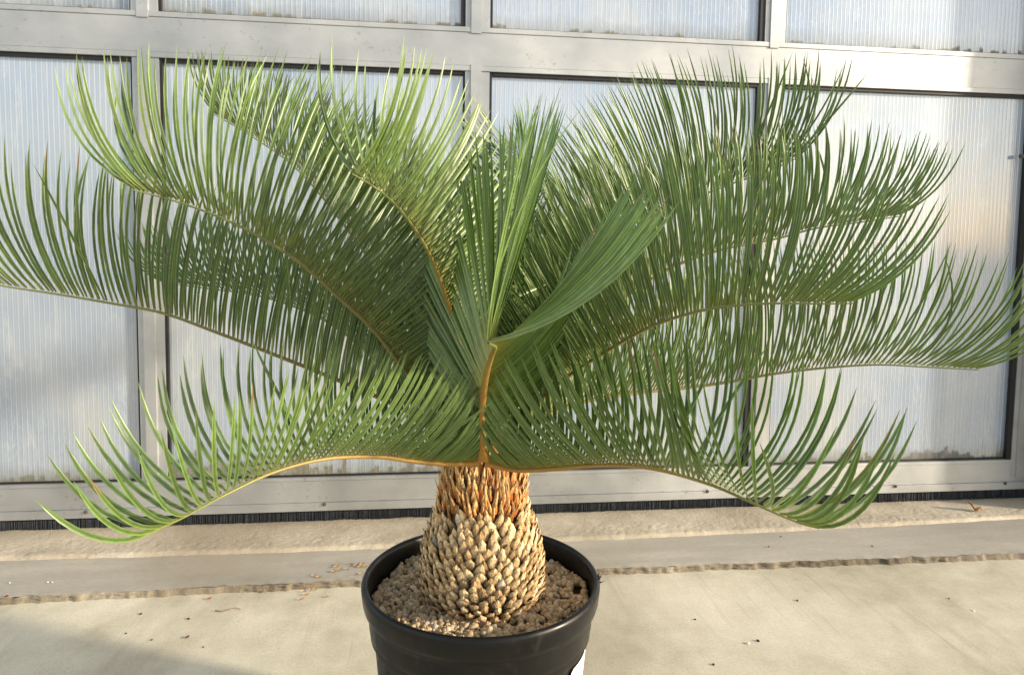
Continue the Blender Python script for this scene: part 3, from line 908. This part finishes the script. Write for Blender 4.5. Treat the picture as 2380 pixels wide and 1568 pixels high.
# the frond pointing at the viewer
frond([(1124, 1062, 1.20), (1120, 990, 1.15), (1122, 930, 1.11), (1130, 870, 1.06), (1142, 826, 1.01), (1150, 806, .95), (1148, 800, .89), (1142, 797, .84), (1135, 793, .81)], L=.285, seed=15, f0=.2, f1=.3, start=.10, spread=.62, sr=2.6, label="central frond foreshortened towards the viewer", twist=50, lofs=(1, 1.12), sp=(.0030, .0044), rr=.0068, Ltip=.9, rollf=lambda t, sd: (14 - 78 * t ** 1.25) if sd > 0 else (8 - 12 * t), Lbase=.95, width=.0070, tint=(1.3, 1.25, 1.4), final_up=.75, curl=.8, ks=(.8, .8))

# ------------------------------------------------------------------ litter
def litter(name, px, py, zg, L, W, rot, colr, label, cat, group=None, curl=.5, seed=0):
    g = random.Random(seed)
    q = G(px, py, zg)
    vs_, fs, cs = [], [], []
    K = 6
    for k in range(K + 1):
        t = k / K
        w = W * math.sin(math.pi * (.08 + .88 * t)) ** .7
        for c in (-1, 0, 1):
            for hgt in (0,):
                x = (t - .5) * L; y = c * w * .5
                zc = .0012 + curl * L * (t - .35) ** 2 + abs(c) * W * .25 + g.uniform(0, .0006)
                vs_.append((x, y, zc)); cs.append([v * g.uniform(.8, 1.15) for v in colr])
    for k in range(K):
        for i in range(2):
            a = k * 3 + i; fs.append((a, a + 1, a + 4, a + 3))
    n0 = len(vs_)
    vs2 = [(x, y, z_ - .0007) for x, y, z_ in vs_]; fs2 = [tuple(n0 + i for i in reversed(f)) for f in fs]
    o = build(name, vs_ + vs2, fs + fs2, M_DRY, None, True, cs + cs)
    o.location = (q.x, q.y, zg); o.rotation_euler = (0, 0, R(rot))
    tag(o, label, cat, group)
    return o
ZS, ZM = .017, .028
fl = [(1210, 385), (1100, 535), (1230, 500), (1410, 480), (1490, 368), (1590, 400), (1670, 430), (1700, 385), (720, 600), (1780, 425), (1680, 570), (830, 640), (1180, 410), (1150, 520)]
fs2 = [(520, 940), (650, 905), (750, 890), (550, 1000), (440, 1100), (980, 1045)]
gl = random.Random(4)
for k, (cx, cy) in enumerate(fl):
    fx, fy = (1100 + cx / 5.23) / 1.6941, (2150 + cy / 5.23) / 1.6941
    red = k in (4, 5)
    litter("leaf_flake", fx, fy, ZS, gl.uniform(.014, .024), gl.uniform(.004, .0065), gl.uniform(-40, 60), (.50, .17, .10) if red else (.70, .42, .16),
           "reddish dry flake lying on the grey strip left of the pot" if red else "small orange dry flake lying on the grey strip left of the pot", "leaf flake", "dry flakes scattered beside the pot", .6, k)
for k, (cx, cy) in enumerate(fs2):
    fx, fy = (1100 + cx / 5.23) / 1.6941, (2150 + cy / 5.23) / 1.6941
    litter("leaf_flake", fx, fy, .001, gl.uniform(.014, .024), gl.uniform(.004, .0065), gl.uniform(-40, 60), (.72, .44, .18),
           "small orange dry flake on the slab just below the broken edge", "leaf flake", "dry flakes scattered beside the pot", .6, 50 + k)
for k, (fx, fy, lab_, c) in enumerate(((25, 2348, "dark red petal scrap at the left picture edge", (.35, .03, .04)), (823, 2357, "pink petal scrap beside the broken concrete edge", (.55, .10, .14)), (737, 2509, "purplish petal scrap on the open slab", (.22, .05, .07)))):
    litter("petal", fx / 1.694, fy / 1.694, .001 if k else ZS, .011, .008, 20 * k, c, lab_, "petal", "petal scraps on the concrete", .3, 80 + k)
litter("leaf_flake", 1041 / 1.694 * 1.0, 2330 / 1.694, .001, .012, .004, 80, (.5, .3, .12), "tan flake standing alone on the slab by the short twig", "leaf flake", "dry flakes scattered beside the pot", .4, 99)
# the curled dry leaf on the right
q = G(2266, 1186, ZM)
vs_, fs, cs = [], [], []
g = random.Random(9)
for i in range(11):
    t = i / 10
    for j in range(5):
        c = (j - 2) / 2
        ww = .012 * math.sin(math.pi * (.1 + .8 * t)) * (1 + .25 * math.sin(t * 13 + j))
        vs_.append((-.024 + .05 * t, c * ww, .003 + .026 * max(0, .45 - t) * 2.1 + .008 * c * c + .004 * math.sin(9 * t) + g.uniform(0, .002)))
        cs.append([v * g.uniform(.7, 1.2) for v in ((.40, .13, .025) if t < .6 else (.52, .30, .12))])
for i in range(10):
    for j in range(4):
        a = i * 5 + j; fs.append((a, a + 1, a + 6, a + 5))
o = build("dry_leaf", vs_, fs, M_DRY, None, True, cs); o.location = (q.x, q.y, ZM - .001); o.rotation_euler = (0, 0, R(-25))
sm = o.modifiers.new("thick", 'SOLIDIFY'); sm.thickness = .0008
tag(o, "curled russet dry leaf on the mortar bed at the right", "dry leaf")
litter("yellow_leaf_scrap", (3500 + 590 / 3.485) / 1.694, (1850 + 352 / 3.485) / 1.694, ZM, .020, .009, 10, (.50, .30, .06), "small yellow leaf scrap caught under the brush seal at the right", "leaf scrap", None, .8, 31)
litter("green_leaf_scrap", 447, 1217, ZM, .014, .006, 10, (.15, .32, .05), "tiny green leaf scrap on the mortar under the left rail", "leaf scrap", None, .5, 32)
# twig
pts = [G((1000 + a) * .847 / 1.694, (1328 + b) / 1.694, .003) for a, b in ((-0, 1073), (30, 1076), (60, 1071), (90, 1063), (118, 1068))]
pts = catmull(pts, 24); vs_, fs, cs = [], [], []
for i, p_ in enumerate(pts):
    for k in range(5):
        a = 2 * math.pi * k / 5; vs_.append(p_ + Vector((0, math.cos(a), math.sin(a))) * .0016 * (1 - .5 * i / 24)); cs.append((.22, .15, .08))
for i in range(len(pts) - 1):
    for k in range(5):
        fs.append((i * 5 + k, i * 5 + (k + 1) % 5, (i + 1) * 5 + (k + 1) % 5, (i + 1) * 5 + k))
o = build("twig", vs_, fs, M_DRY, None, True, cs); tag(o, "short thin curved brown twig on the slab left of the pot", "twig")
# grit
def grit(fx, fy, zg, s, c, label, seed):
    g = np.random.RandomState(seed)
    q = G(fx / 1.694, fy / 1.694, zg)
    v = (IVn * (1 + g.uniform(-.2, .2, (len(IVn), 1)))) * np.array([s, s * .7, s * .5])
    o = build("grit", v.tolist(), IF, M_PEB, None, False, [c] * len(IV)); o.location = (q.x, q.y, zg + s * .4); o.rotation_euler = (0, 0, g.uniform(0, 3))
    tag(o, label, "grit", "bits of grit on the concrete")
DK, WH = (.05, .035, .02), (.75, .72, .66)
LG, LR, WR, GS = "tiny dark crumb on the slab left of the pot", "tiny dark crumb on the slab right of the pot", "tiny white chip on the slab right of the pot", "tiny dark crumb on the grey strip"
s4 = lambda cx, cy: (cx * .847, 1328 + cy * .847)
s6 = lambda cx, cy: (2688 + cx * .847, 1328 + cy * .847)
sd = 0
for cx, cy, s in ((655, 1285, .004), (876, 1308, .0045), (705, 1405, .003), (945, 1438, .0028), (585, 1375, .003)):
    sd += 1; grit(*s4(cx, cy), 0, s, DK, LG, sd)
for cx, cy, s in ((533, 1223, .004), (350, 1410, .005), (57, 1310, .0035), (143, 1520, .004), (1237, 1213, .003)):
    sd += 1; grit(*s6(cx, cy), 0, s, DK, LR, sd)
for cx, cy, s in ((1352, 1270, .0035), (305, 1422, .005)):
    sd += 1; grit(*s6(cx, cy), 0, s, WH, WR, sd)
for cx, cy in ((880, 970), (400, 972), (455, 925)):
    sd += 1; grit(*s6(cx, cy), ZS, .0035, DK, GS, sd)
for cx, cy in ((222, 1137), (243, 1137), (45, 1140)):
    sd += 1; grit(*s4(cx, cy), ZS, .003, WH, "tiny white chip on the grey strip at the left", sd)
